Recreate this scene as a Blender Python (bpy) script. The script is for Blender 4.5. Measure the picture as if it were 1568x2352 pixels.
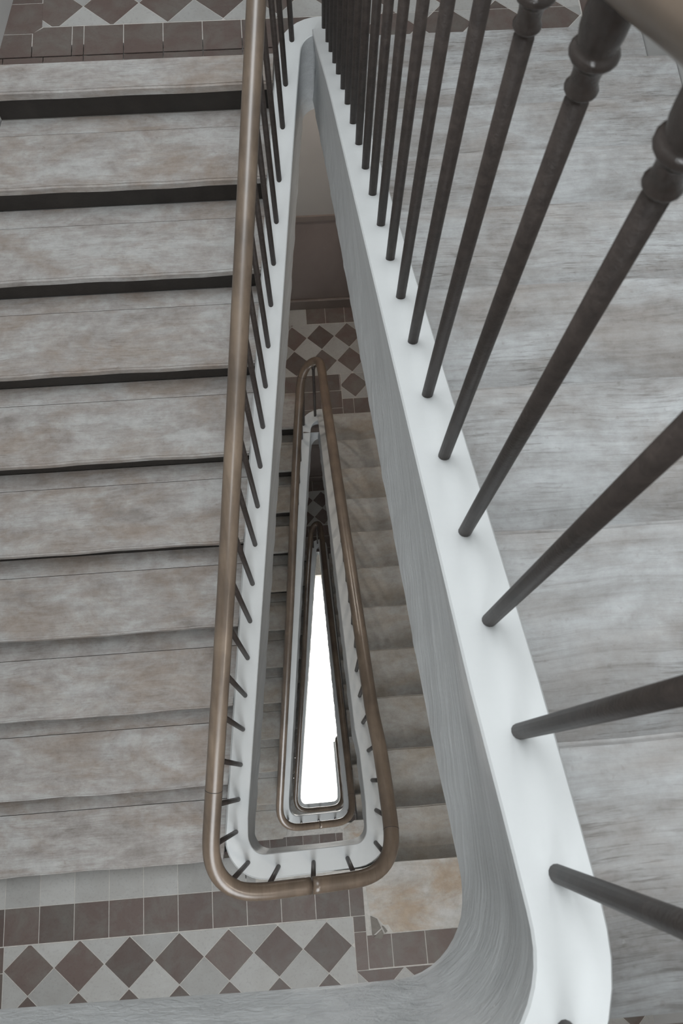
import bpy, bmesh, math, random
from mathutils import Matrix, Vector
random.seed(7)
for o in list(bpy.data.objects): bpy.data.objects.remove(o)
C = bpy.context.scene.collection
# ------------------------------------------------------------------ camera, light, exposure
ZC = 16.0                                   # camera height above the ground floor
cam_d = bpy.data.cameras.new('camera'); cam = bpy.data.objects.new('camera', cam_d); C.objects.link(cam)
R = Matrix(((0.99690117, 0.06577219, -0.04315171), (-0.07585286, 0.94907456, -0.30578334), (0.02084216, 0.30810895, 0.95112275)))
cam.matrix_world = Matrix.Translation((0, 0, ZC)) @ R.to_4x4()
cam_d.sensor_fit = 'VERTICAL'; cam_d.sensor_height = 36; cam_d.lens = 36*1900/2352; cam_d.clip_start = 0.02
cam_d.dof.use_dof = True; cam_d.dof.focus_distance = 2.6; cam_d.dof.aperture_fstop = 14
bpy.context.scene.camera = cam
W = bpy.data.worlds.new('world'); bpy.context.scene.world = W; W.use_nodes = True
bg = W.node_tree.nodes['Background']; bg.inputs[0].default_value = (0.90, 0.96, 1.0, 1); bg.inputs[1].default_value = 1.1
vs = bpy.context.scene.view_settings; vs.view_transform = 'Standard'; vs.look = 'None'; vs.gamma = 1; vs.exposure = 0.1; vs.use_curve_mapping = False
def area(name, loc, size, power, rot, col=(0.93, 0.97, 1.0)):
    l = bpy.data.lights.new(name, 'AREA'); l.shape = 'RECTANGLE'; l.size, l.size_y = size; l.energy = power; l.color = col
    o = bpy.data.objects.new(name, l); C.objects.link(o); o.location = loc; o.rotation_euler = rot; return o
VN, VB = -1.95, 3.57                        # near and back wall
UR = 1.35                                   # right wall
def UL(v): return -1.5 + 0.16*v             # left wall, skewed like the left flight
F = [0.88, 4.035, 8.15, 12.0]; M = [2.487, 5.747, 9.70]
TOP = 3.0
area('skylight_daylight', (-0.1, 1.7, ZC+TOP-0.06), (2.2, 3.0), 148, (0, 0, 0))
WINDOWS = [(F[0], 55), (F[1], 34), (F[2], 40), (F[3], 20)]
for d, p in WINDOWS:
    area('window_daylight', (-0.15, VN+0.06, ZC-d+(2.75 if d < 1 else 2.1)), (1.1, 1.3), p, (math.radians(62), 0, 0))
for x, y in ((-0.9, 0.9), (0.75, 0.9)):
    area('hall_lamp_light', (x, y, ZC-F[3]-0.55), (0.5, 1.6), 420, (0, 0, 0), (1, 0.99, 0.96))  # unseen fill lights added to whiten the ground floor below

# unseen fill lamps added under the landings (their fittings are built with the ceilings)
LAMPS = [(0.85, 3.05, M[0]+0.36, 19), (-0.55, 3.05, M[0]+0.36, 24), (0.85, -1.25, F[0]+0.39, 20), (0.85, 3.05, M[1]+0.36, 5), (0.85, -1.25, F[1]+0.39, 12)]
for x, y, d, p in LAMPS:
    l = bpy.data.lights.new('landing_lamp_light', 'POINT'); l.energy = p; l.color = (1.0, 0.90, 0.80); l.shadow_soft_size = 0.03
    o = bpy.data.objects.new('landing_lamp_light', l); C.objects.link(o); o.location = (x, y, ZC-d-0.01)

# ------------------------------------------------------------------ materials
def s2l(c):
    return tuple(((x/255+0.055)/1.055)**2.4 if x > 10 else x/255/12.92 for x in c)
def mat(name, rough=0.6, spec=0.4):
    m = bpy.data.materials.new(name); m.use_nodes = True; b = m.node_tree.nodes['Principled BSDF']
    b.inputs['Roughness'].default_value = rough; b.inputs['Specular IOR Level'].default_value = spec
    return m, m.node_tree, b
def nd(t, ty, **k):
    n = t.nodes.new(ty)
    for a, b in k.items(): setattr(n, a, b)
    return n
def noise(t, vec, scale, detail=4, rough=0.6, dist=0.0):
    n = nd(t, 'ShaderNodeTexNoise'); n.inputs['Scale'].default_value = scale; n.inputs['Detail'].default_value = detail
    n.inputs['Roughness'].default_value = rough; n.inputs['Distortion'].default_value = dist
    t.links.new(vec, n.inputs['Vector']); return n.outputs['Fac']
def ramp(t, fac, stops):
    r = nd(t, 'ShaderNodeValToRGB'); e = r.color_ramp.elements
    while len(e) < len(stops): e.new(0.5)
    for el, (p, c) in zip(e, stops): el.position = p; el.color = (*c, 1)
    t.links.new(fac, r.inputs[0]); return r.outputs[0]
def mix(t, fac, a, b, mode='MIX'):
    m = nd(t, 'ShaderNodeMix', data_type='RGBA', blend_type=mode)
    for s, v in ((m.inputs[0], fac), (m.inputs[6], a), (m.inputs[7], b)):
        if isinstance(v, (int, float)): s.default_value = v
        elif isinstance(v, tuple): s.default_value = (*v, 1)
        else: t.links.new(v, s)
    return m.outputs[2]
def coords(t, scale=(1, 1, 1), rnd=True, rot=(0, 0, 0)):
    g = nd(t, 'ShaderNodeNewGeometry'); mp = nd(t, 'ShaderNodeMapping'); mp.inputs['Scale'].default_value = scale; mp.inputs['Rotation'].default_value = rot
    t.links.new(g.outputs['Position'], mp.inputs['Vector'])
    if not rnd: return mp.outputs[0]
    oi = nd(t, 'ShaderNodeObjectInfo'); a = nd(t, 'ShaderNodeVectorMath', operation='MULTIPLY_ADD')
    t.links.new(oi.outputs['Random'], a.inputs[0]); a.inputs[1].default_value = (37, 51, 23); t.links.new(mp.outputs[0], a.inputs[2])
    return a.outputs[0]
def bump(t, b, h, strength, dist=0.002):
    n = nd(t, 'ShaderNodeBump'); n.inputs['Strength'].default_value = strength; n.inputs['Distance'].default_value = dist
    t.links.new(h, n.inputs['Height']); t.links.new(n.outputs[0], b.inputs['Normal'])
def wood(name, c_dark, c_mid, c_light, c_stain, grain=0.5, rough=0.62, stain=0.5):
    m, t, b = mat(name, rough, 0.3)
    p = coords(t); pt = coords(t, (2.0, 4.5, 4.5)); pb = coords(t, (1.2, 2.6, 2.6))
    # grain coordinates bent by a slow noise, so the lines swirl a little round knots
    slow = nd(t, 'ShaderNodeTexNoise'); slow.inputs['Scale'].default_value = 3.0; slow.inputs['Detail'].default_value = 2; t.links.new(p, slow.inputs['Vector'])
    bend = nd(t, 'ShaderNodeVectorMath', operation='MULTIPLY_ADD'); t.links.new(slow.outputs['Color'], bend.inputs[0]); bend.inputs[1].default_value = (0.0, 0.045, 0.0); t.links.new(p, bend.inputs[2])
    gm_ = nd(t, 'ShaderNodeMapping'); gm_.inputs['Scale'].default_value = (13, 190, 190); t.links.new(bend.outputs[0], gm_.inputs['Vector'])
    gw = nd(t, 'ShaderNodeMapping'); gw.inputs['Scale'].default_value = (3.0, 62, 62); t.links.new(bend.outputs[0], gw.inputs['Vector'])
    patch = ramp(t, noise(t, pt, 2.2, 7, 0.68, 0.3), [(0.33, c_dark), (0.46, c_mid), (0.60, c_light)])
    st = ramp(t, noise(t, pb, 2.3, 6, 0.66, 0.5), [(0.46, (0, 0, 0)), (0.64, (stain, stain, stain))])
    col = mix(t, st, patch, c_stain)
    mask = ramp(t, noise(t, p, 3.4, 4, 0.6), [(0.40, (0.15, 0.15, 0.15)), (0.62, (1, 1, 1))])
    fine = noise(t, gm_.outputs[0], 1.0, 4, 0.65, 0.5)
    g1 = ramp(t, fine, [(0.34, (0.62, 0.60, 0.58)), (0.47, (1, 1, 1)), (0.62, (1.0, 1.0, 1.0)), (0.74, (1.2, 1.2, 1.2))])
    gf = nd(t, 'ShaderNodeMath', operation='MULTIPLY'); t.links.new(mask, gf.inputs[0]); gf.inputs[1].default_value = grain
    col = mix(t, gf.outputs[0], col, g1, 'MULTIPLY')
    g2 = ramp(t, noise(t, gw.outputs[0], 1.0, 5, 0.6, 0.8), [(0.36, (0.88, 0.87, 0.86)), (0.5, (1, 1, 1)), (0.66, (1.05, 1.05, 1.05))])
    col = mix(t, grain, col, g2, 'MULTIPLY')
    mo = ramp(t, noise(t, p, 26, 6, 0.75), [(0.3, (0.86, 0.85, 0.84)), (0.5, (1, 1, 1)), (0.7, (1.12, 1.12, 1.12))])
    col = mix(t, 1.0, col, mo, 'MULTIPLY')
    sp = ramp(t, noise(t, p, 75, 2, 0.5), [(0.24, (0.8, 0.78, 0.76)), (0.34, (1, 1, 1)), (0.77, (1, 1, 1)), (0.81, (1.3, 1.3, 1.3))])
    col = mix(t, 0.7, col, sp, 'MULTIPLY')
    t.links.new(col, b.inputs['Base Color'])
    bump(t, b, fine, 0.35*grain, 0.0012)
    return m
def paint(name, c, rough=0.45, var=0.12, bs=0.25, streak=(1, 1, 1), spec=0.4, sc=6):
    m, t, b = mat(name, rough, spec)
    p = coords(t, streak, False)
    f = ramp(t, noise(t, p, sc, 5, 0.6, 0.3), [(0.3, tuple(x*(1-var) for x in c)), (0.7, tuple(min(1, x*(1+var*0.5)) for x in c))])
    t.links.new(f, b.inputs['Base Color'])
    bump(t, b, noise(t, p, sc*3, 4, 0.6, 0.5), bs, 0.004)
    return m
def flat(name, c, rough=0.5, spec=0.4, metallic=0.0):
    m, t, b = mat(name, rough, spec); b.inputs['Base Color'].default_value = (*c, 1); b.inputs['Metallic'].default_value = metallic; return m
def tile_mat(name, c, c2, rough=0.45):
    m, t, b = mat(name, rough, 0.4)
    at = nd(t, 'ShaderNodeAttribute', attribute_name='tint')
    p = coords(t, (1, 1, 1), False)
    col = mix(t, ramp(t, noise(t, p, 9, 6, 0.65, 0.5), [(0.42, (0, 0, 0)), (0.72, (1, 1, 1))]), c, c2)
    v = nd(t, 'ShaderNodeMapRange'); v.inputs['To Min'].default_value = 0.80; v.inputs['To Max'].default_value = 1.12
    t.links.new(at.outputs['Fac'], v.inputs['Value'])
    mx = nd(t, 'ShaderNodeVectorMath', operation='SCALE'); t.links.new(col, mx.inputs[0]); t.links.new(v.outputs[0], mx.inputs['Scale'])
    sp = ramp(t, noise(t, p, 90, 2, 0.5), [(0.3, (0.9, 0.9, 0.9)), (0.45, (1, 1, 1)), (0.77, (1, 1, 1)), (0.82, (1.9, 1.9, 1.9))])
    col = mix(t, 1.0, mx.outputs[0], sp, 'MULTIPLY')
    t.links.new(col, b.inputs['Base Color'])
    bump(t, b, noise(t, p, 30, 3, 0.5), 0.12, 0.002)
    return m
MT = dict(
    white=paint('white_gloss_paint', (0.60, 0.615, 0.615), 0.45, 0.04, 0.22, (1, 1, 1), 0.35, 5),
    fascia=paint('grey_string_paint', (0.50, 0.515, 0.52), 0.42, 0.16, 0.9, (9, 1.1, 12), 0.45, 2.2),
    woodL=wood('warm_worn_oak', (0.24, 0.22, 0.205), (0.325, 0.305, 0.29), (0.40, 0.395, 0.385), (0.235, 0.175, 0.13), 0.6, 0.62, 0.52),
    woodR=wood('grey_worn_oak', (0.225, 0.215, 0.207), (0.30, 0.30, 0.297), (0.36, 0.368, 0.37), (0.225, 0.195, 0.172), 1.0),
    woodS=wood('pale_stone_worn_tread', (0.27, 0.25, 0.225), (0.33, 0.315, 0.29), (0.38, 0.375, 0.36), (0.32, 0.265, 0.205), 0.12),
    woodD=wood('dark_landing_plank', (0.12, 0.105, 0.095), (0.15, 0.13, 0.115), (0.2, 0.18, 0.16), (0.13, 0.105, 0.09), 0.6),
    stone=wood('worn_buff_stone', (0.36, 0.33, 0.295), (0.43, 0.41, 0.38), (0.49, 0.48, 0.46), (0.37, 0.29, 0.215), 0.05, 0.6, 0.9),
    mortar=paint('grey_mortar', (0.20, 0.185, 0.165), 0.8, 0.2, 0.3, (1, 1, 1), 0.2, 30),
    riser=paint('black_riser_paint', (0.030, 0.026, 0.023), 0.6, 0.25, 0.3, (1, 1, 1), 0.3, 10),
    grout=paint('pale_grout', (0.48, 0.46, 0.43), 0.8, 0.2, 0.3, (1, 1, 1), 0.2, 40),
    dark=tile_mat('brown_quarry_tile', (0.108, 0.080, 0.071), (0.135, 0.125, 0.112)),
    light=tile_mat('pale_grey_tile', (0.33, 0.325, 0.31), (0.37, 0.37, 0.36)),
    rod=paint('dark_brown_iron', (0.050, 0.039, 0.034), 0.48, 0.35, 0.3, (1, 1, 1), 0.3, 60),
    hall=paint('dim_wall_paint', (0.30, 0.285, 0.27), 0.6, 0.05, 0.1, (1, 1, 1), 0.3, 2),
    iron=paint('glossy_dark_iron', (0.048, 0.037, 0.032), 0.24, 0.3, 0.2, (1, 1, 1), 0.5, 40),
    plaster=paint('pale_grey_plaster', (0.50, 0.50, 0.49), 0.7, 0.06, 0.15, (1, 1, 1), 0.2, 2),
    dado=paint('brown_dado_paint', (0.20, 0.165, 0.15), 0.25, 0.15, 0.2, (1, 1, 0.5), 0.5, 3),
    skirt=paint('brown_skirting', (0.17, 0.14, 0.125), 0.4, 0.1, 0.2),
    ground=flat('white_hall_floor', (0.86, 0.86, 0.86), 0.6),
    frame=flat('white_window_frame', (0.7, 0.7, 0.7), 0.4),
    globe=None, seam=flat('dark_joint', (0.05, 0.04, 0.035), 0.6),
)
def rail_mat():
    m, t, b = mat('polished_brown_handrail', 0.34, 0.55)
    p = coords(t, (1, 1, 1), False); ps = coords(t, (45, 6, 10), False)
    c = ramp(t, noise(t, p, 4, 5, 0.6), [(0.3, (0.08, 0.058, 0.042)), (0.5, (0.13, 0.095, 0.068)), (0.7, (0.18, 0.134, 0.096))])
    g = ramp(t, noise(t, ps, 1.0, 4, 0.6, 0.6), [(0.35, (0.75, 0.74, 0.73)), (0.6, (1.08, 1.08, 1.08))])
    t.links.new(mix(t, 0.7, c, g, 'MULTIPLY'), b.inputs['Base Color']); bump(t, b, noise(t, ps, 1.0, 4), 0.15, 0.001)
    b.inputs['Coat Weight'].default_value = 0.4; b.inputs['Coat Roughness'].default_value = 0.25
    return m
MT['rail'] = rail_mat()
em, et, eb = mat('lit_globe_glass', 0.3); eb.inputs['Base Color'].default_value = (0.9, 0.85, 0.8, 1); eb.inputs['Emission Color'].default_value = (1, 0.9, 0.8, 1); eb.inputs['Emission Strength'].default_value = 3.0; MT['globe'] = em  # glow for the bulbs of the added landing lamps
gm, gt, gb = mat('window_glass', 0.02, 0.5); gb.inputs['Transmission Weight'].default_value = 1; gb.inputs['IOR'].default_value = 1.1; MT['glass'] = gm

# ------------------------------------------------------------------ helpers
def obj(name, bm, mats, parent=None, smooth=False):
    me = bpy.data.meshes.new(name); bm.normal_update(); bm.to_mesh(me); bm.free()
    for m in (mats if isinstance(mats, (list, tuple)) else [mats]): me.materials.append(m)
    if smooth:
        for p in me.polygons: p.use_smooth = True
    o = bpy.data.objects.new(name, me); C.objects.link(o)
    if parent: o.parent = parent
    return o
def tag(o, label, cat, group=None):
    o['label'] = label; o['category'] = cat
    if group: o['group'] = group
    return o
def struct(name, bm, mats, smooth=False):
    o = obj(name, bm, mats, None, smooth); o['kind'] = 'structure'; return o
def empty(name, loc, label, cat, group=None):
    o = bpy.data.objects.new(name, None); C.objects.link(o); o.location = loc; return tag(o, label, cat, group)
def prism(bm, pts, z0, z1, mi=0):
    """closed prism over a polygon (list of (u,v)); z0<z1"""
    a = [bm.verts.new((x, y, z0)) for x, y in pts]; b = [bm.verts.new((x, y, z1)) for x, y in pts]
    n = len(pts); fs = [bm.faces.new(b), bm.faces.new(a[::-1])]
    for i in range(n): fs.append(bm.faces.new((a[i], a[(i+1) % n], b[(i+1) % n], b[i])))
    for f in fs: f.material_index = mi
    return fs
def box(bm, x0, x1, y0, y1, z0, z1, mi=0): return prism(bm, [(x0, y0), (x1, y0), (x1, y1), (x0, y1)], z0, z1, mi)
def fix(bm): bmesh.ops.recalc_face_normals(bm, faces=bm.faces[:]); return bm
def bevel(bm, w, seg=2):
    fix(bm); bmesh.ops.bevel(bm, geom=[e for e in bm.edges], offset=w, segments=seg, affect='EDGES', clamp_overlap=True); return bm
def clip(poly, a, b, c):
    """keep a*x+b*y<=c"""
    out = []
    for i in range(len(poly)):
        p, q = poly[i], poly[(i+1) % len(poly)]; dp = a*p[0]+b*p[1]-c; dq = a*q[0]+b*q[1]-c
        if dp <= 0: out.append(p)
        if dp*dq < 0: t = dp/(dp-dq); out.append((p[0]+t*(q[0]-p[0]), p[1]+t*(q[1]-p[1])))
    return out
def clip_to(poly, region):               # region convex, counter-clockwise
    for i in range(len(region)):
        (x0, y0), (x1, y1) = region[i], region[(i+1) % len(region)]
        a, b = (y1-y0), -(x1-x0); poly = clip(poly, a, b, a*x0+b*y0)
        if len(poly) < 3: return []
    return poly
def parea(p): return 0.5*sum(p[i][0]*p[(i+1) % len(p)][1]-p[(i+1) % len(p)][0]*p[i][1] for i in range(len(p)))
def inset(poly, d):
    n = len(poly)
    if parea(poly) < 0: poly = poly[::-1]
    out = poly
    for i in range(n):
        (x0, y0), (x1, y1) = poly[i], poly[(i+1) % n]; L = math.hypot(x1-x0, y1-y0)
        if L < 1e-6: continue
        a, b = (y1-y0)/L, -(x1-x0)/L; out = clip(out, a, b, a*x0+b*y0-d)
        if len(out) < 3: return []
    return out
class Tiles:
    """laid tiles of one floor: polygons clipped to convex regions, one thin raised piece each"""
    def __init__(s, z): s.bm = bmesh.new(); s.z = z; s.tint = s.bm.faces.layers.float.new('tint')
    def add(s, poly, region, mi):
        p = clip_to(poly, region)
        if len(p) < 3 or abs(parea(p)) < 2e-4: return
        p = inset(p, 0.0016)
        if len(p) < 3: return
        q = []
        for a in p:
            if not q or math.hypot(a[0]-q[-1][0], a[1]-q[-1][1]) > 1e-4: q.append(a)
        if math.hypot(q[0][0]-q[-1][0], q[0][1]-q[-1][1]) < 1e-4: q.pop()
        if len(q) < 3: return
        t = random.random()
        for f in prism(s.bm, q, s.z-0.004, s.z, mi): f[s.tint] = t
    def diamonds(s, region, j0, rot, q=0.2155, light=1, dark=2, qv=None):
        qv = qv or q
        c, sn = math.cos(rot), math.sin(rot)
        g = lambda i, j: (j0[0]+i*c*q-j*sn*qv, j0[1]+i*sn*q+j*c*qv)
        for i in range(-14, 15):
            for j in range(-14, 15):
                # dark diamond centred at (i+.5, j); pale diamond centred at (i, j+.5)
                s.add([g(i, j), g(i+.5, j-.5), g(i+1, j), g(i+.5, j+.5)], region, dark)
                s.add([g(i-.5, j+.5), g(i, j), g(i+.5, j+.5), g(i, j+1)], region, light)
    def squares(s, region, o, px, py, mi):
        xs = [p[0] for p in region]; ys = [p[1] for p in region]
        for i in range(math.floor((min(xs)-o[0])/px), math.ceil((max(xs)-o[0])/px)):
            for j in range(math.floor((min(ys)-o[1])/py), math.ceil((max(ys)-o[1])/py)):
                x, y = o[0]+i*px, o[1]+j*py
                s.add([(x, y), (x+px, y), (x+px, y+py), (x, y+py)], region, mi)
def rect(x0, x1, y0, y1): return [(x0, y0), (x1, y0), (x1, y1), (x0, y1)]
def ordinal(n): return ['first', 'second', 'third', 'fourth', 'fifth', 'sixth', 'seventh', 'eighth', 'ninth', 'tenth', 'eleventh', 'twelfth'][n]

# ------------------------------------------------------------------ plan of the stair well (centre line of the string)
def uR(v): return 0.236-0.018*v
def uL(v): return -0.357+0.155*v
VE = -0.342                                 # near end of the well
VF = [2.70, 2.59, 2.73]                     # far end per storey
def fillet(P0, P1, P2, r, n=10):
    p0, p1, p2 = Vector(P0), Vector(P1), Vector(P2); a = (p0-p1).normalized(); b = (p2-p1).normalized()
    ang = a.angle(b); d = r/math.tan(ang/2); c = p1+(a+b).normalized()*(r/math.sin(ang/2))
    s, e = p1+a*d-c, p1+b*d-c; tot = s.angle_signed(e)
    out = []
    for i in range(n+1):
        th = -tot*i/n; out.append((c.x+s.x*math.cos(th)-s.y*math.sin(th), c.y+s.x*math.sin(th)+s.y*math.cos(th)))
    return out
VEK = [-0.306, VE, VE, VE]                   # the top landing's edge sits a little further in
def near_pts(j=1):
    ve = VEK[j]; A, D = (uR(ve), ve), (uL(ve), ve)
    lp = fillet((uL(1), 1), D, A, 0.125, 12); rp = fillet(D, A, (uR(1), 1), 0.115 if j else 0.150, 12)
    n = 8; mid = [(lp[-1][0]+(rp[0][0]-lp[-1][0])*i/n, lp[-1][1]+(rp[0][1]-lp[-1][1])*i/n) for i in range(1, n)]
    if j == 0:                              # top floor: the edge runs straight to the left wall
        x0 = UL(ve)+0.008; return [(x0+(rp[0][0]-x0)*i/14, ve+0.03*(1-i/14)) for i in range(14)]+rp
    return lp+mid+rp
def far_pts(vf):
    B, D = (uR(vf), vf), (uL(vf), vf)
    a = fillet((uR(1), 1), B, D, 0.032, 8); b = fillet(B, D, (uL(1), 1), 0.088, 10)
    n = 2; mid = [(a[-1][0]+(b[0][0]-a[-1][0])*i/n, a[-1][1]+(b[0][1]-a[-1][1])*i/n) for i in range(1, n)]
    return a+mid+b
LIFT = 0.04
VR0 = [2.565, 2.248, 1.920, 1.606, 1.302, 0.976, 0.660, 0.339, 0.022, -0.250]
VL0 = [2.526, 2.222, 1.920, 1.597, 1.279, 0.953, 0.637, 0.325, 0.012, -0.297]
VR1 = [2.568-0.2718*k for k in range(12)]
VL1 = [2.541, 2.274, 2.010, 1.742, 1.474, 1.196, 0.919, 0.648, 0.363, 0.103, -0.169, -0.471]
rR = [(M[0]-F[0])/10, (M[1]-F[1])/12, (M[2]-F[2])/12]; rL = [(F[1]-M[0])/10, (F[2]-M[1])/12, (F[3]-M[2])/12]
VR = [VR0, VR1, VR1]; VL = [VL0, VL1, VL1]
gR = [0.3178, 0.2718, 0.2718]; gL = [0.3153, 0.2723, 0.2723]
def zRs(k, v):
    t = min(1, max(0, (v-1.9)/0.8)); return -(M[k]-rR[k])+(VR[k][0]-v)*rR[k]/gR[k]+LIFT-0.05*t*t*(3-2*t)
def zLs(k, v): return -M[k]-(2.5377-v)*rL[k]/gL[k]+LIFT
def loop3d(k, raw={}):
    """points (u,v,z,fascia depth) of the string top of storey k: upper near end, round the far end, to the lower near end"""
    if k in raw: return raw[k]
    pts = []
    def arc(pl, z0, z1):
        L = [0]
        for a, b in zip(pl, pl[1:]): L.append(L[-1]+math.dist(a, b))
        return [(p[0], p[1], z0+(z1-z0)*(l/L[-1])) for p, l in zip(pl, L)]
    nr = near_pts(k); half = len(nr)//2; v1 = nr[-1][1]
    if k == 0: seg = arc(nr[:15], -F[0]+LIFT, -F[0]+LIFT)+arc(nr[14:], -F[0]+LIFT, zRs(0, v1))[1:]
    else: seg = arc(nr, zLs(k-1, nr[0][1]), zRs(k, v1))[half:]
    pts += [(*p, (0.425+0.04*min(1, max(0, (p[1]+0.30)/0.15))) if k == 0 else 0.465) for p in seg]
    fp = far_pts(VF[k]); v0, vv = pts[-1][1], fp[0][1]; nl = near_pts(1); v2 = nl[0][1]
    for i in range(1, 24): v = v0+(vv-v0)*i/24; pts.append((uR(v), v, zRs(k, v), 0.46-0.10*(i/24)**2))
    tail = [(uL(v), v) for v in (VF[k]-0.12, VF[k]-0.16, VF[k]-0.20)]
    pts += [(*p, 0.36) for p in arc(fp+tail, zRs(k, vv), zLs(k, tail[-1][1]))]
    v0 = tail[-1][1]
    for i in range(1, 24): v = v0+(v2-v0)*i/24; pts.append((uL(v), v, zLs(k, v), 0.46-0.10*(1-i/24)**2))
    if k < 2: seg = arc(nl, zLs(k, v2), zRs(k+1, nl[-1][1]))[:len(nl)//2+1]
    else:
        seg = arc(nl, zLs(k, v2), -F[3]+LIFT)
        seg += [(uR(v), v, -F[3]+LIFT) for v in (0.0, 0.25, 0.5)]
    pts += [(*p, 0.46) for p in seg]
    # below the first lower floor the left side stands slightly further in
    pts = [(x+(0.055*max(0, -x)*min(1, max(0, (-z-5.5)/1.5)))-(0.010 if (x > 0.13 and -z > 4.3) else 0), y, z, d) for x, y, z, d in pts]
    # even spacing, then ease the heights
    L = [0]
    for a, b in zip(pts, pts[1:]): L.append(L[-1]+math.dist(a[:3], b[:3]))
    n = int(L[-1]/0.022); out = []; q = 0
    for i in range(n+1):
        l = L[-1]*i/n
        while q < len(L)-2 and L[q+1] < l: q += 1
        t = (l-L[q])/(L[q+1]-L[q]); a, b = pts[q], pts[q+1]; out.append([a[m]+t*(b[m]-a[m]) for m in range(4)])
    for _ in range(26):
        z = [p[2] for p in out]; d = [p[3] for p in out]
        for i in range(1, len(out)-1): out[i][2] = (z[i-1]+2*z[i]+z[i+1])/4; out[i][3] = (d[i-1]+2*d[i]+d[i+1])/4
    raw[k] = [(x, y, z+ZC, d) for x, y, z, d in out]
    return raw[k]
PROF = [(-0.043, 0.0), (-0.046, -0.004), (-0.044, -0.03), (-0.036, -0.12), (-0.034, -0.24), (-0.040, -0.36), (-0.047, -0.43), (-0.044, -0.46),
        (0.040, -0.46), (0.052, -0.36), (0.052, -0.055), (0.043, -0.048), (0.043, -0.004), (0.040, 0.0)]
def sweep_frames(path):
    fr = []
    for i, p in enumerate(path):
        a = path[max(0, i-1)]; b = path[min(len(path)-1, i+1)]; t = Vector((b[0]-a[0], b[1]-a[1], 0)).normalized()
        fr.append((Vector(p[:3]), Vector((t.y, -t.x, 0))))      # normal pointing away from the well (well on the left while going round)
    return fr
def string_mesh(k):
    path = loop3d(k); fr = sweep_frames(path); bm = bmesh.new(); rings = []
    for i, ((p, n), q) in enumerate(zip(fr, path)):
        s = q[3]/0.46; wob = 0.0015*math.sin(q[1]*31+q[0]*17)+0.001*math.sin(q[1]*77)
        ring = []
        for j, (a, z) in enumerate(PROF):
            zz = z if z > -0.06 else z*s
            if k == 0 and i < len(path)//2: a *= 1-0.12*min(1, max(0, (0.1-p.y)/0.25))
            if (k or i > len(path)//2) and j in (0, 1, 2): a -= 0.010*min(1, max(0, -(p.y+0.12)/0.12))
            if j in (7, 8): zz += wob*1.6
            ring.append(bm.verts.new(p+n*(a+(wob if j in (5, 6) else 0))+Vector((0, 0, zz))))
        rings.append(ring)
    n = len(PROF)
    for r0, r1 in zip(rings, rings[1:]):
        for j in range(n):
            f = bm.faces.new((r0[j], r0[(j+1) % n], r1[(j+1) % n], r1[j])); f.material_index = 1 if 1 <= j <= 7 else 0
            f.smooth = True
    for r in (rings[0], rings[-1][::-1]): bm.faces.new(r)
    for e in bm.edges: e.smooth = True
    for r0, r1 in zip(rings, rings[1:]):
        for j in (0, 1, 7, 8, 10, 11, 13):
            e = bm.edges.get((r0[j], r1[j]))
            if e: e.smooth = False
    return fix(bm), path
place = ['top', 'middle', 'lowest']
WHERE = ['nearest the viewer, from the bottom right corner up to the first half landing and down the left', 'one floor down, showing inside the top well opening', 'deepest and smallest, around the bright opening']
for k in range(3):
    bm, path = string_mesh(k)
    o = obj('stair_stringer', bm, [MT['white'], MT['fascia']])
    tag(o, ['white painted stair stringer edge nearest the viewer, carrying the tall brown balusters', 'white painted stair stringer edge one floor down inside the well', 'small white stair stringer edge deepest in the well around the bright opening'][k], 'stair stringer', 'white stringers winding round the well')

# ------------------------------------------------------------------ balustrades
H = 0.845
def drift(k, x, y):                          # how far the handrail leans sideways over its string
    if k == 0: return -0.018*min(1, max(0, (y-0.6)/1.6)) if x < 0.07 else 0
    if x > 0.13: return -0.022*min(1, max(0, y/2.0))
    return 0.008-0.014*min(1, max(0, (y-1.2)/1.0))
def rail_path(k):
    path = loop3d(k); out = []
    for x, y, z, d in path: out.append(Vector((x+drift(k, x, y), y, z+H)))
    # ease the kinks between flights and landings
    for _ in range(12):
        out = [out[0]]+[(out[i-1]+2*out[i]+out[i+1])/4 for i in range(1, len(out)-1)]+[out[-1]]
    return out
def tube_mesh(path, shape, cap=True):
    bm = bmesh.new(); rings = []
    for i, p in enumerate(path):
        a = path[max(0, i-1)]; b = path[min(len(path)-1, i+1)]; t = (b-a).normalized()
        s = Vector((t.y, -t.x, 0)).normalized(); u = s.cross(t)
        if u.z < 0: u = -u
        rings.append([bm.verts.new(p+s*x+u*y) for x, y in shape])
    n = len(shape)
    for r0, r1 in zip(rings, rings[1:]):
        for j in range(n): bm.faces.new((r0[j], r0[(j+1) % n], r1[(j+1) % n], r1[j]))
    if cap: bm.faces.new(rings[0]); bm.faces.new(rings[-1][::-1])
    return fix(bm)
RAIL = [(0.029*math.cos(a)*(1 if math.sin(a) > -0.2 else 0.9), 0.025*math.sin(a)) for a in [2*math.pi*i/20 for i in range(20)]]
def lathe(bm, prof, c=(0, 0, 0), n=14):
    rs = [[bm.verts.new((c[0]+r*math.cos(2*math.pi*i/n), c[1]+r*math.sin(2*math.pi*i/n), c[2]+z)) for i in range(n)] for r, z in prof]
    for a, b in zip(rs, rs[1:]):
        for i in range(n): bm.faces.new((a[i], a[(i+1) % n], b[(i+1) % n], b[i]))
    bm.faces.new(rs[0][::-1]); bm.faces.new(rs[-1])
    return bm
HT = H-0.020
bm = lathe(bmesh.new(), [(0.0098, -0.02), (0.0098, HT-0.095)]); fix(bm)
rod_me = bpy.data.meshes.new('rod'); bm.to_mesh(rod_me); bm.free(); rod_me.materials.append(MT['rod'])
b0 = HT-0.088
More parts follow.
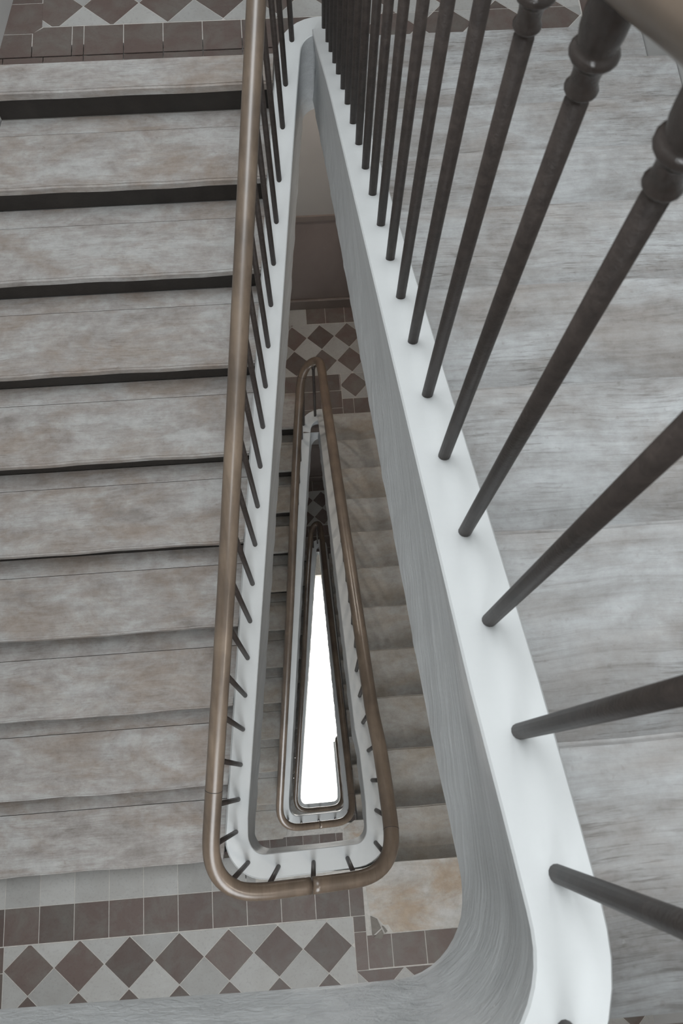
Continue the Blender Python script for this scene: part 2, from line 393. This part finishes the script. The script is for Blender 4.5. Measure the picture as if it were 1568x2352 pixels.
bm = lathe(bmesh.new(), [(0.0095, b0), (0.0118, b0+0.002), (0.0132, b0+0.004), (0.0134, b0+0.006), (0.0118, b0+0.009), (0.0110, b0+0.011), (0.0108, b0+0.018), (0.0118, b0+0.026), (0.0136, b0+0.031),
                         (0.0170, b0+0.033), (0.0188, b0+0.036), (0.0188, b0+0.039), (0.0168, b0+0.042), (0.0150, b0+0.043), (0.0152, b0+0.046), (0.0168, b0+0.056), (0.0172, b0+0.066), (0.0166, b0+0.078), (0.0120, b0+0.094)], n=18); fix(bm)
cap_me = bpy.data.meshes.new('finial'); bm.to_mesh(cap_me); bm.free(); cap_me.materials.append(MT['iron'])
for me in (rod_me, cap_me):
    for p in me.polygons: p.use_smooth = True
def at_s(path, side=None, v=None, near=None):
    """point on a string path on one side at plan coordinate v"""
    best = None
    for a, b in zip(path, path[1:]):
        if side == 'R' and (a[0]+b[0])/2 < 0.13: continue
        if side == 'L' and (a[0]+b[0])/2 > 0.14: continue
        lo, hi = min(a[1], b[1]), max(a[1], b[1])
        if lo-1e-9 <= v <= hi+1e-9 and hi-lo > 1e-6:
            t = (v-a[1])/(b[1]-a[1]); best = (a[0]+t*(b[0]-a[0]), v, a[2]+t*(b[2]-a[2]))
            if near is None: return best
    return best
def nearest(path, x, y):
    best = (9, None)
    for a, b in zip(path, path[1:]):
        dx, dy = b[0]-a[0], b[1]-a[1]; L = dx*dx+dy*dy
        t = max(0, min(1, ((x-a[0])*dx+(y-a[1])*dy)/L)) if L > 0 else 0
        px, py = a[0]+t*dx, a[1]+t*dy; d = math.hypot(px-x, py-y)
        if d < best[0]: best = (d, (px, py, a[2]+t*(b[2]-a[2])))
    return best[1]
def balustrade(k):
    path = loop3d(k)
    root = empty('balustrade', (0.2, -0.2, path[0][2]), ['brown iron balustrade with wooden handrail nearest the viewer, tall rods at the right', 'dark brown balustrade and handrail one floor down, framing the middle of the well', 'small black balustrade ring deepest down against the white opening'][k], 'balustrade', 'balustrades winding down the well')
    base = Vector(root.location)
    pl = [p-base for p in rail_path(k)]
    if k == 2:
        pass
    rail = obj('handrail', tube_mesh(pl, RAIL), MT['rail'], root, True)
    rail['label'] = ['brown wooden handrail, greyish where light falls on it', 'dark brown wooden handrail', 'black handrail'][k]
    V = []
    if k == 0:
        V += [(-1.4+0.1415*i, VEK[0]) for i in range(11)]+[(0.186, -0.222)]; N0 = 12
        V += [(uR(v), v) for v in (-0.112, 0.037, 0.184, 0.329, 0.479, 0.624, 0.771, 0.914, 1.054, 1.195, 1.337, 1.473, 1.612, 1.744, 1.880, 1.998, 2.136, 2.255, 2.388, 2.508)]
        V += [(0.183, 2.662), (0.068, 2.66)]
        V += [(uL(v), v) for v in (2.500, 2.360, 2.189, 2.052, 1.913, 1.774, 1.633, 1.494, 1.352, 1.211, 1.068, 0.928, 0.783, 0.643, 0.503, 0.359, 0.227, 0.088, -0.051, -0.182)]
        V += [(-0.36, -0.331), (-0.219, -0.342)]
    else:
        V += [(-0.067, -0.338), (0.085, -0.338), (0.212, -0.285), (0.243, -0.154)] if k == 1 else [(-0.067, -0.338), (0.085, -0.338), (0.212, -0.285), (0.243, -0.154)]
        V += [(uR(v), v) for v in [-0.019+0.1415*i for i in range(19)]]
        V += [(0.118, VF[k]), (0.062, VF[k]-0.05)]
        V += [(uL(v), v) for v in [2.46-0.140*i for i in range(19)]]
        V += [(-0.358, -0.331), (-0.219, -0.342)]
        if k == 2: V += [(-0.067, -0.338), (0.085, -0.338), (0.212, -0.285), (0.243, -0.154), (uR(0.0), 0.0), (uR(0.14), 0.14), (uR(0.28), 0.28)]
    half = len(V)
    for i, (x, y) in enumerate(V):
        pth = path
        N3 = len(path)
        if k in (1, 2) and i < 4: pth = path[:N3//3]
        elif k in (1, 2) and i >= half-2-(7 if k == 2 else 0): pth = path[-N3//3:]
        elif k == 0 and i < N0: pth = path[:N3//3]
        elif k == 0 and i >= half-2: pth = path[-N3//4:]
        p = nearest(pth, x, y)
        b = bpy.data.objects.new('baluster', rod_me); C.objects.link(b); b.parent = root; b.location = Vector(p)-base
        sh = drift(k, p[0], p[1])
        if k > 0 and p[0] < 0.06 and p[1] > -0.2: b.location.x -= 0.018; sh += 0.018
        if k > 0 and p[0] > 0.13 and p[1] > 0.6: b.location.x += 0.012; sh -= 0.012
        b.rotation_euler.y = sh/H
        c = bpy.data.objects.new('finial', cap_me); C.objects.link(c); c.parent = b
    # thin joints in the rail
    for f in ([0.18, 0.62, 0.93] if k == 0 else [0.06, 0.5, 0.97]):
        i = int(f*(len(pl)-2)); t = (pl[i+1]-pl[i]).normalized()
        o = obj('joint', tube_mesh([pl[i], pl[i]+t*0.0025], [(x*1.012, y*1.012) for x, y in RAIL]), MT['seam'], rail, True)
    if k == 2:                                # turned end post where the lowest rail stops
        e = Vector(loop3d(2)[-1][:3])-base
        nb = lathe(bmesh.new(), [(0.026, -0.02), (0.026, 0.06), (0.018, 0.08), (0.017, 0.7), (0.026, 0.72), (0.03, 0.84), (0.02, 0.88), (0.028, 0.92), (0.012, 0.95)], tuple(e)); fix(nb)
        obj('end_post', nb, MT['rod'], root, True)
    return root
for k in range(3): balustrade(k)

# ------------------------------------------------------------------ treads
def step(side, k, i, label, group, woodmat, first=False):
    vs_, r = (VR[k], rR[k]) if side == 'R' else (VL[k], rL[k])
    n = len(vs_); TH = 0.034; NO = 0.028
    if side == 'L':
        z = -M[k]-i*r+ZC; vn = vs_[i]; vb = vs_[i-1]+NO-0.002
        inn = (lambda v: uL(v)-0.053) if k == 0 else (lambda v: uL(v)-0.053+0.05*max(0, -uL(v))*(1 if k > 1 else min(1, i/4))); out = lambda v: UL(v)+0.004
        u0 = (inn(vn)+out(vn))/2
        root = empty('stair_step', (u0, vn, z-TH), label, 'stair step', group)
        off = Vector((-u0, -vn, -(z-TH)))
        jt = vb-0.075-0.012*((i*37) % 5)/5
        def plank(name, va, vb2, dz):
            bm = bmesh.new(); N = 14; nose = [(inn(va)+(out(va)-inn(va))*j/N, va+(0.0015*math.sin(j*1.7+i*3)+0.002*math.sin(j*0.6+i) if va == vn else 0)) for j in range(N+1)]
            tail_ = [(inn(vb2), vb2), (out(vb2), vb2)]
            if k and i == n-1 and va == vn: nose = [(-0.40, va-0.001)]+nose[1:]; tail_ = [(-0.362, -0.445), (-0.352, -0.40), (-0.395, -0.345), (inn(-0.22), -0.22)]+[p for p in tail_]
            elif k and i == n-1: pass
            prism(bm, nose[::-1]+tail_, z-TH, z+dz)
            fix(bm)
            eds = [e for e in bm.edges if all(abs(v.co.z-(z+dz)) < 1e-5 for v in e.verts) and all(abs(v.co.y-va) < 0.006 for v in e.verts)] if va == vn else []
            if eds: bmesh.ops.bevel(bm, geom=eds, offset=0.007, segments=3, affect='EDGES')
            for v in bm.verts: v.co += off
            return obj(name, bm, woodmat, root)
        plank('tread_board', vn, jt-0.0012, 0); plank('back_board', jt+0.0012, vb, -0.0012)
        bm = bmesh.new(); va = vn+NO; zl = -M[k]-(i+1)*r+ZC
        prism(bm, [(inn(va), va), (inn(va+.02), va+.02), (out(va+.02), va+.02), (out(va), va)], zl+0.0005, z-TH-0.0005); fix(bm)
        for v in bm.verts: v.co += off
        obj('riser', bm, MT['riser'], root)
    else:
        z = -(M[k]-(i+1)*r)+ZC; vn = vs_[i]; vb = vs_[i+1]-NO+0.002
        a, b = uR(0)+0.053, UR-0.004
        root = empty('stair_step', ((a+b)/2, vn, z-TH), label, 'stair step', group)
        off = -Vector(root.location)
        bm = bmesh.new(); N = 14
        nose = [(uR(vn)+0.053+(b-uR(vn)-0.053)*j/N, vn+0.0012*math.sin(j*1.9+i*2)) for j in range(N+1)]
        prism(bm, nose+[(b, vb), (uR(vb)+0.053, vb)], z-TH, z); fix(bm)
        eds = [e for e in bm.edges if all(abs(v.co.z-z) < 1e-5 for v in e.verts) and all(abs(v.co.y-vn) < 0.006 for v in e.verts)]
        bmesh.ops.bevel(bm, geom=eds, offset=0.007, segments=3, affect='EDGES')
        for v in bm.verts: v.co += off
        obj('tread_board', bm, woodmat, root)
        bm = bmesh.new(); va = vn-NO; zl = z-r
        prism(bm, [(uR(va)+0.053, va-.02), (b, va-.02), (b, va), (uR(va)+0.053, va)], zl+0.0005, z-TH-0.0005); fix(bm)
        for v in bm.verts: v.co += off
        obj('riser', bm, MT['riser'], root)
for k in range(3):
    n = len(VL[k])
    for i in range(1, n):
        w = ['large left flight', 'middle left flight inside the well', 'lowest left flight deep in the well'][k]
        step('L', k, i, 'brown worn step, %s from the top of the %s' % (ordinal(i-1), w), ['steps of the upper left flight', 'steps of the middle left flight', 'steps of the lowest left flight'][k], MT['woodL'] if k == 0 else MT['woodS'])
    n = len(VR[k])
    for i in range(n-1):
        w = ['large right flight', 'middle right flight inside the well', 'lowest right flight deep in the well'][k]
        step('R', k, i, 'grey worn step, %s from the bottom of the %s' % (ordinal(i), w), ['steps of the upper right flight', 'steps of the middle right flight', 'steps of the lowest right flight'][k], MT['woodR'] if k == 0 else MT['woodS'])
# sloping soffits under the flights
for k in range(3):
    for side in 'LR':
        bm = bmesh.new()
        if side == 'L':
            va, vb = 2.52, (VL[k][-1]+0.03); za, zb = -M[k]-rL[k]-0.06, -M[k]-rL[k]-0.06-(2.52-VL[k][-1]-0.03)*rL[k]/gL[k]
            q = [((uL(v)-0.05, v), (UL(v)+0.004, v), z) for v, z in ((va, za), (vb, zb))]
        else:
            va, vb = 2.54, (VR[k][-1]-0.03); za, zb = -M[k]-0.06, -M[k]-0.06+(2.54-VR[k][-1]+0.03)*rR[k]/gR[k]
            q = [((uR(v)+0.05, v), (UR-0.004, v), z) for v, z in ((va, za), (vb, zb))]
        vsl = []
        for a, b, z in q:
            for p in (a, b):
                vsl.append(bm.verts.new((p[0], p[1], z+ZC))); vsl.append(bm.verts.new((p[0], p[1], z-0.05+ZC)))
        bmesh.ops.convex_hull(bm, input=bm.verts[:]); fix(bm)
        struct('ceiling_soffit', bm, MT['plaster'])

# ------------------------------------------------------------------ landings
for k in range(4):
    z = ZC-F[k]; vn_R = (VR[k][-1] if k < 3 else 0.6); vn_L = (VL[k-1][-1] if k > 0 else -0.30)
    T = Tiles(z); UW = UL(0)-0.4
    # slab body (grout bed on top), in three parts round the well end
    # floor in front of the well, plus the wings beside it
    wingL = (vn_L-0.01) if k > 0 else -0.31
    prism(T.bm, [(UL(VN), VN), (UR, VN), (UR, (VE if k else VEK[0])-0.05), (UL(VE-.05), (VE if k else VEK[0])-0.05)], z-0.28, z-0.0012, 0)
    if k > 0 and wingL > VE-0.05: prism(T.bm, [(UL(VE-.05), VE-0.05), (uL(VE)-0.0, VE-0.05), (uL(wingL)-0.02, wingL), (UL(wingL), wingL)], z-0.28, z-0.0012, 0)
    if k == 0: prism(T.bm, [(UL(VE-.05), VE-0.05), (-0.42, VE-0.05), (-0.42, VB), (UL(VB), VB)], z-0.28, z-0.0012, 0) if False else None
    if k == 3:
        prism(T.bm, [(-0.60, VE-0.05), (-0.335, VE-0.05), (-0.335, -0.36), (-0.375, -0.30), (-0.40, -0.20), (-0.60, -0.20)], z-0.28, z-0.0012)
        prism(T.bm, [(0.30, VE-0.05), (0.30, -0.2), (0.25, -0.2), (0.225, -0.30), (0.165, -0.36), (0.165, VE-0.05)], z-0.28, z-0.0012)
        box(T.bm, uR(0)+0.04, UR, VE-0.05, VB, z-0.28, z-0.0012); box(T.bm, -0.1, uR(0)+0.04, 2.9, VB, z-0.28, z-0.0012)
    # tile layout
    pr = 0.1515
    if k > 0 and vn_L > -0.4:
        T.squares(clip_to(rect(-2.2, -0.33, -0.434, vn_L-0.002), [(UL(-0.6)-0, -0.6), (3, -0.6), (3, 0.3), (UL(0.3), 0.3)]), (-1.132, -0.434), pr, pr, 1)
        lo = -0.434
    else: lo = min(-0.434, vn_L) if k > 0 else -0.37
    skew = [(UL(VN), VN), (3, VN), (3, 3), (UL(3), 3)]
    T.squares(clip_to(rect(-2.2, 0.145, lo-0.15, lo), skew), (-1.132, lo-0.15), pr, 0.15, 2)
    fld = lo-0.152
    T.squares(rect(-1.431-pr, -1.431, -1.9, fld), (-1.431-pr, -1.9), pr, pr, 2) if UL(-0.6) < -1.45 else None
    T.diamonds(clip_to(rect(-1.431, 0.09, VN+0.02, fld), skew), (-1.214, -0.683+(lo+0.434)), -0.012, qv=0.204)
    T.squares(rect(0.09, 0.145, -0.80, lo-0.15), (0.09, -0.80), 0.16, pr, 2)
    pk = -0.66 if k in (1,) else (-0.62 if k == 2 else -0.36)
    pk = min(pk, vn_R-0.2)
    T.squares(rect(0.145, UR, -0.797, pk-0.004), (0.104, -0.797), 0.149, 0.16, 2)
    T.diamonds(rect(0.09, UR, VN+0.02, -0.800), (0.30, -0.80+0.0), -0.012, qv=0.204)
    fix(T.bm)
    struct('floor', T.bm, [MT['grout'], MT['light'], MT['dark']])
    # wooden / stone nosing plank where the right flight starts down
    if k < 3:
        bm = bmesh.new(); u0 = 0.150
        if k == 0: poly = [(uR(-0.2)+0.052, vn_R), (UR-0.003, vn_R), (UR-0.003, pk), (0.15, pk), (0.15, VE-0.02), (0.19, VE+0.00), (0.235, -0.275)]
        else: poly = [(0.155, VE-0.10), (0.20, VE-0.07), (0.26, -0.375), (UR-0.003, -0.385 if k == 1 else -0.40), (UR-0.003, pk), (0.262, pk), (0.243, pk+0.032), (0.222, pk+0.034), (0.200, pk+0.062), (0.168, pk+0.078)]
        prism(bm, poly, z-0.03, z+0.003); fix(bm)
        tag(obj('landing_nosing', bm, MT['woodD'] if k == 0 else MT['stone']),
            ['dark brown landing plank at the very bottom right, above the right flight', 'buff slab with a broken corner at the head of the middle right flight', 'small buff landing slab deep in the well beside the bright opening'][k], 'landing edge')
    if k == 1:                                # crumbled corner of the slab
        random.seed(3)
        for j, pl in enumerate([[(0.168, -0.672), (0.166, -0.586), (0.198, -0.602), (0.213, -0.640)], [(0.170, -0.676), (0.215, -0.643), (0.222, -0.664), (0.212, -0.684)], [(0.216, -0.640), (0.200, -0.604), (0.222, -0.632), (0.240, -0.636), (0.240, -0.655), (0.226, -0.663)]]):
            bm = bmesh.new(); prism(bm, inset(pl, 0.0015), z-0.01, z+0.002); fix(bm)
            tag(obj('mortar_patch', bm, MT['mortar']), ['left piece of the cracked mortar patch at the broken slab corner', 'bottom piece of the cracked mortar patch at the broken slab corner', 'right piece of the cracked mortar patch at the broken slab corner'][j], 'mortar patch', 'cracked mortar pieces by the slab corner')
# half landings
for k in range(3):
    z = ZC-M[k]; T = Tiles(z); pe = 2.663 if k == 0 else 2.825; vf = VF[k]
    wallL = lambda v: UL(v)
    skew = [(UL(0), 0), (UR, 0), (UR, VB), (UL(VB), VB)]
    prism(T.bm, [(UL(vf+.05), vf+0.05), (UR, vf+0.05), (UR, VB), (UL(VB), VB)], z-0.25, z-0.0012, 0)
    lb = VL[k][0]+0.03
    prism(T.bm, [(UL(lb), lb), (uL(lb)-0.045, lb), (uL(lb)-0.02, vf+0.05), (UL(vf+.05), vf+0.05)], z-0.25, z-0.034, 0)
    rb = VR[k][0]-0.05
    prism(T.bm, [(uR(2)+0.046, rb), (UR, rb), (UR, vf+0.05), (uR(2)+0.02, vf+0.05)], z-0.25, z-0.0012, 0)
    b1 = 2.842 if k == 0 else 2.965
    if k == 0:
        T.squares(clip_to(rect(-0.731, 0.335, 2.697, b1), skew), (-0.731, 2.697), pr, 0.147, 2)
        T.add([(-0.776, 2.697), (-0.731, 2.697), (-0.731, b1), (-0.776, b1)], skew, 2)
        T.add([(-0.927, 2.697), (-0.776, 2.697), (-0.776, b1), (-0.886, b1), (-0.927, 2.815)], skew, 2)
        T.add([(-1.3, 2.697), (-0.927, 2.697), (-0.927, 2.812), (-1.3, 2.812)], skew, 2)
        T.add([(-1.3, 2.812), (-0.927, 2.812), (-0.890, 2.842), (-0.890, 2.965), (-1.3, 2.965)], skew, 2)
        T.squares(clip_to(rect(-1.3, -0.893, 2.965, 3.4), skew), (-1.3+0.255, 2.965), 0.152, pr, 2)
        T.squares(clip_to(rect(-0.731, 0.335, pe, 2.694), skew), (-0.731, 2.66), pr, 0.2, 2)
        T.squares(clip_to(rect(-1.3, -0.731, pe, 2.694), skew), (-0.731-pr*4, 2.66), pr, 0.2, 2)
    else:
        T.squares(clip_to(rect(-1.4, 0.335, pe+0.001, b1), skew), (0.327-0.155*9, pe), 0.155, 0.2, 2)
        T.squares(rect(0.175, 0.335, vf-0.2, pe), (0.175, pe-0.145*3), 0.2, 0.145, 2)
        T.squares(clip_to(rect(0.0, 0.175, vf-0.1, pe), skew), (0.02, pe-0.15), 0.155, 0.3, 2)
        T.squares(rect(0.335, 1.2, 2.615, 2.755), (0.421-0.155*2, 2.56), 0.155, 0.195, 2)
    j0 = (-0.736, 2.941) if k == 0 else (0.099, 3.293); rot = 0.035 if k == 0 else 0.03
    T.diamonds(clip_to(rect(-0.893, 1.218, b1+0.002, 3.412), skew), j0, rot)
    T.diamonds(rect(0.337, 1.218, 2.57 if k == 0 else 2.757, b1+0.002), j0, rot)
    T.squares(rect(1.220, UR, 2.57, 3.412), (1.220, 2.76), 0.16, pr, 2)
    T.squares(rect(0.104, 1.34, 3.414, VB-0.002), (0.256-pr, 3.414), pr, 0.16, 2)
    T.squares(clip_to(rect(-1.3, -0.035, 3.414, VB-0.002), skew), (-0.035-pr*9, 3.414), pr, 0.16, 2)
    T.add([(-0.035, 3.405), (0.104, 3.414), (0.104, 3.56), (-0.06, 3.56)], skew, 1 if k == 1 else 2)
    fix(T.bm); struct('floor', T.bm, [MT['grout'], MT['light'], MT['dark']])
    bm = bmesh.new(); va = VL[k][0]
    N = 12; nose = [(uL(va)-0.053+(UL(va)+0.004-uL(va)+0.053)*j/N, va+0.0015*math.sin(j*1.3)) for j in range(N+1)]
    prism(bm, nose[::-1]+[(uL(pe if k else 2.6)-0.054, pe), (UL(pe)+0.004, pe)], z-0.034, z+0.002); fix(bm)
    eds = [e for e in bm.edges if all(abs(v.co.z-(z+0.002)) < 1e-5 for v in e.verts) and all(abs(v.co.y-va) < 0.006 for v in e.verts)]
    bmesh.ops.bevel(bm, geom=eds, offset=0.007, segments=3, affect='EDGES')
    pn = obj('landing_nosing', bm, MT['woodL'])
    tag(pn, ['worn wooden plank edging the top half landing, above the dark gap of the left flight', 'wooden plank edging the half landing one floor down, left of dark rail', 'wooden plank edging the deepest half landing'][k], 'landing edge')
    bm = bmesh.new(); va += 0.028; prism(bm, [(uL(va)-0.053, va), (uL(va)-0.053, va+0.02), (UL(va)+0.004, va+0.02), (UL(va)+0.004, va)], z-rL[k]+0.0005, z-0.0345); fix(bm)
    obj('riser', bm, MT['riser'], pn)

# ------------------------------------------------------------------ walls, skirting, ceiling, windows
ZT = ZC+TOP
G0 = 0.0
def quadwall(name, pts, mt):
    bm = bmesh.new(); prism(bm, pts, G0, ZT); fix(bm); struct(name, bm, mt)
quadwall('wall_left', [(UL(VN)-0.2, VN), (UL(VN), VN), (UL(VB), VB), (UL(VB)-0.2, VB)], MT['plaster'])
quadwall('wall_right', [(UR, VN), (UR+0.2, VN), (UR+0.2, VB), (UR, VB)], MT['plaster'])
bm = bmesh.new(); zs = [G0]
bands = []
for k in (2, 1, 0): bands += [(ZC-M[k], 1), (ZC-M[k]+1.07, 2), (ZC-M[k]+1.12, 0)]
prev, mi = G0, 0
for zz, m2 in bands+[(ZT, 0)]:
    off = 0.012 if mi == 2 else 0
    box(bm, UL(VB)-0.2, UR+0.2, VB-off, VB+0.2, prev, zz, mi); prev, mi = zz, m2
fix(bm); struct('wall_back', bm, [MT['hall'], MT['dado'], MT['skirt']])
for k in range(3):
    bm = bmesh.new(); z = ZC-M[k]; box(bm, UL(VB)+0.02, UR-0.02, VB-0.022, VB-0.0005, z, z+0.12); fix(bm); bevel(bm, 0.004, 1)
    struct('baseboard_back', bm, MT['skirt'])
bm = bmesh.new(); z = ZC-M[0]; prism(bm, [(UL(2.66)+0.001, 2.66), (UL(2.66)+0.014, 2.66), (UL(3.54)+0.014, 3.54), (UL(3.54)+0.001, 3.54)], z, z+0.14); fix(bm); struct('baseboard_left', bm, MT['plaster'])
# near wall with a window at every floor landing
bm = bmesh.new(); prev = G0; X0, X1 = -0.75, 0.45
for d, p in WINDOWS[::-1]:
    a, b = (ZC-d+2.05, ZC-d+3.45) if d < 1 else (ZC-d+1.40, ZC-d+2.80)
    box(bm, UL(VN)-0.2, UR+0.2, VN-0.25, VN, prev, a); box(bm, UL(VN)-0.2, X0, VN-0.25, VN, a, b); box(bm, X1, UR+0.2, VN-0.25, VN, a, b); prev = b
box(bm, UL(VN)-0.2, UR+0.2, VN-0.25, VN, prev, ZT); fix(bm); struct('wall_near', bm, MT['plaster'])
for i, (d, p) in enumerate(WINDOWS):
    a, b = (ZC-d+2.05, ZC-d+3.45) if d < 1 else (ZC-d+1.40, ZC-d+2.80); bm = bmesh.new(); y0, y1 = VN-0.16, VN-0.11
    for x in (X0, (X0+X1)/2-0.025, X1-0.05): box(bm, x, x+0.05, y0, y1, a, b)
    for zz in (a, (a+b)/2, b-0.05): box(bm, X0+0.05, (X0+X1)/2-0.025, y0, y1, zz, zz+0.05); box(bm, (X0+X1)/2+0.025, X1-0.05, y0, y1, zz, zz+0.05)
    fix(bm); w = struct('window_%d' % (i+1), bm, MT['frame'])
    g = bmesh.new(); box(g, X0+0.03, X1-0.03, VN-0.138, VN-0.134, a+0.03, b-0.03); fix(g); obj('pane', g, MT['glass'], w)
# ceiling with a skylight opening over the well
bm = bmesh.new(); sx0, sx1, sy0, sy1 = -1.0, 1.0, -0.8, 2.0
box(bm, UL(VN)-0.2, UR+0.2, VN-0.25, sy0, ZT, ZT+0.15); box(bm, UL(VN)-0.2, UR+0.2, sy1, VB+0.2, ZT, ZT+0.15)
box(bm, UL(VN)-0.2, sx0, sy0, sy1, ZT, ZT+0.15); box(bm, sx1, UR+0.2, sy0, sy1, ZT, ZT+0.15); fix(bm); struct('ceiling', bm, MT['plaster'])
bm = bmesh.new()
for x in (sx0, -0.35, 0.3, sx1-0.04): box(bm, x, x+0.04, sy0, sy1, ZT+0.04, ZT+0.09)
for y in (sy0, sy1-0.04): box(bm, sx0+0.04, sx1-0.04, y, y+0.04, ZT+0.09, ZT+0.12)
fix(bm); w = struct('window_5', bm, MT['frame'])
# ground floor of the hall, lit bright
bm = bmesh.new(); box(bm, UL(VN)-0.2, UR+0.2, VN-0.25, VB+0.2, -0.2, 0.0); fix(bm); struct('floor_ground', bm, MT['ground'])
# made-up dome fittings for the added fill lamps
for i, (x, y, d, p) in enumerate(LAMPS):
    z = ZC-d-0.02
    r = empty('ceiling_lamp', (x, y, z), ['round dome lamp under the top half landing, right side', 'round dome lamp under the top half landing, left side', 'round dome lamp under the top floor landing', 'round dome lamp under the lower half landing', 'round dome lamp under the landing one floor down'][i], 'lamp', 'dome lamps under the landings')
    bm = lathe(bmesh.new(), [(0.035, 0.09), (0.05, 0.10), (0.05, 0.118)], n=20); fix(bm); obj('base', bm, MT['frame'], r)
    bm = bmesh.new(); pr_ = [(0.035, 0.09), (0.075, 0.075), (0.105, 0.045), (0.118, 0.005), (0.115, 0.005), (0.102, 0.042), (0.073, 0.071), (0.035, 0.086)]
    rs = [[bm.verts.new((a*math.cos(2*math.pi*q/24), a*math.sin(2*math.pi*q/24), h)) for q in range(24)] for a, h in pr_]
    for A_, B_ in zip(rs, rs[1:]):
        for q in range(24): bm.faces.new((A_[q], A_[(q+1) % 24], B_[(q+1) % 24], B_[q]))
    fix(bm); obj('lamp_shade', bm, MT['frame'], r, True)
    bm = bmesh.new(); bmesh.ops.create_uvsphere(bm, u_segments=14, v_segments=8, radius=0.026); bmesh.ops.translate(bm, verts=bm.verts[:], vec=(0, 0, 0.05)); obj('bulb', bm, MT['globe'], r, True)
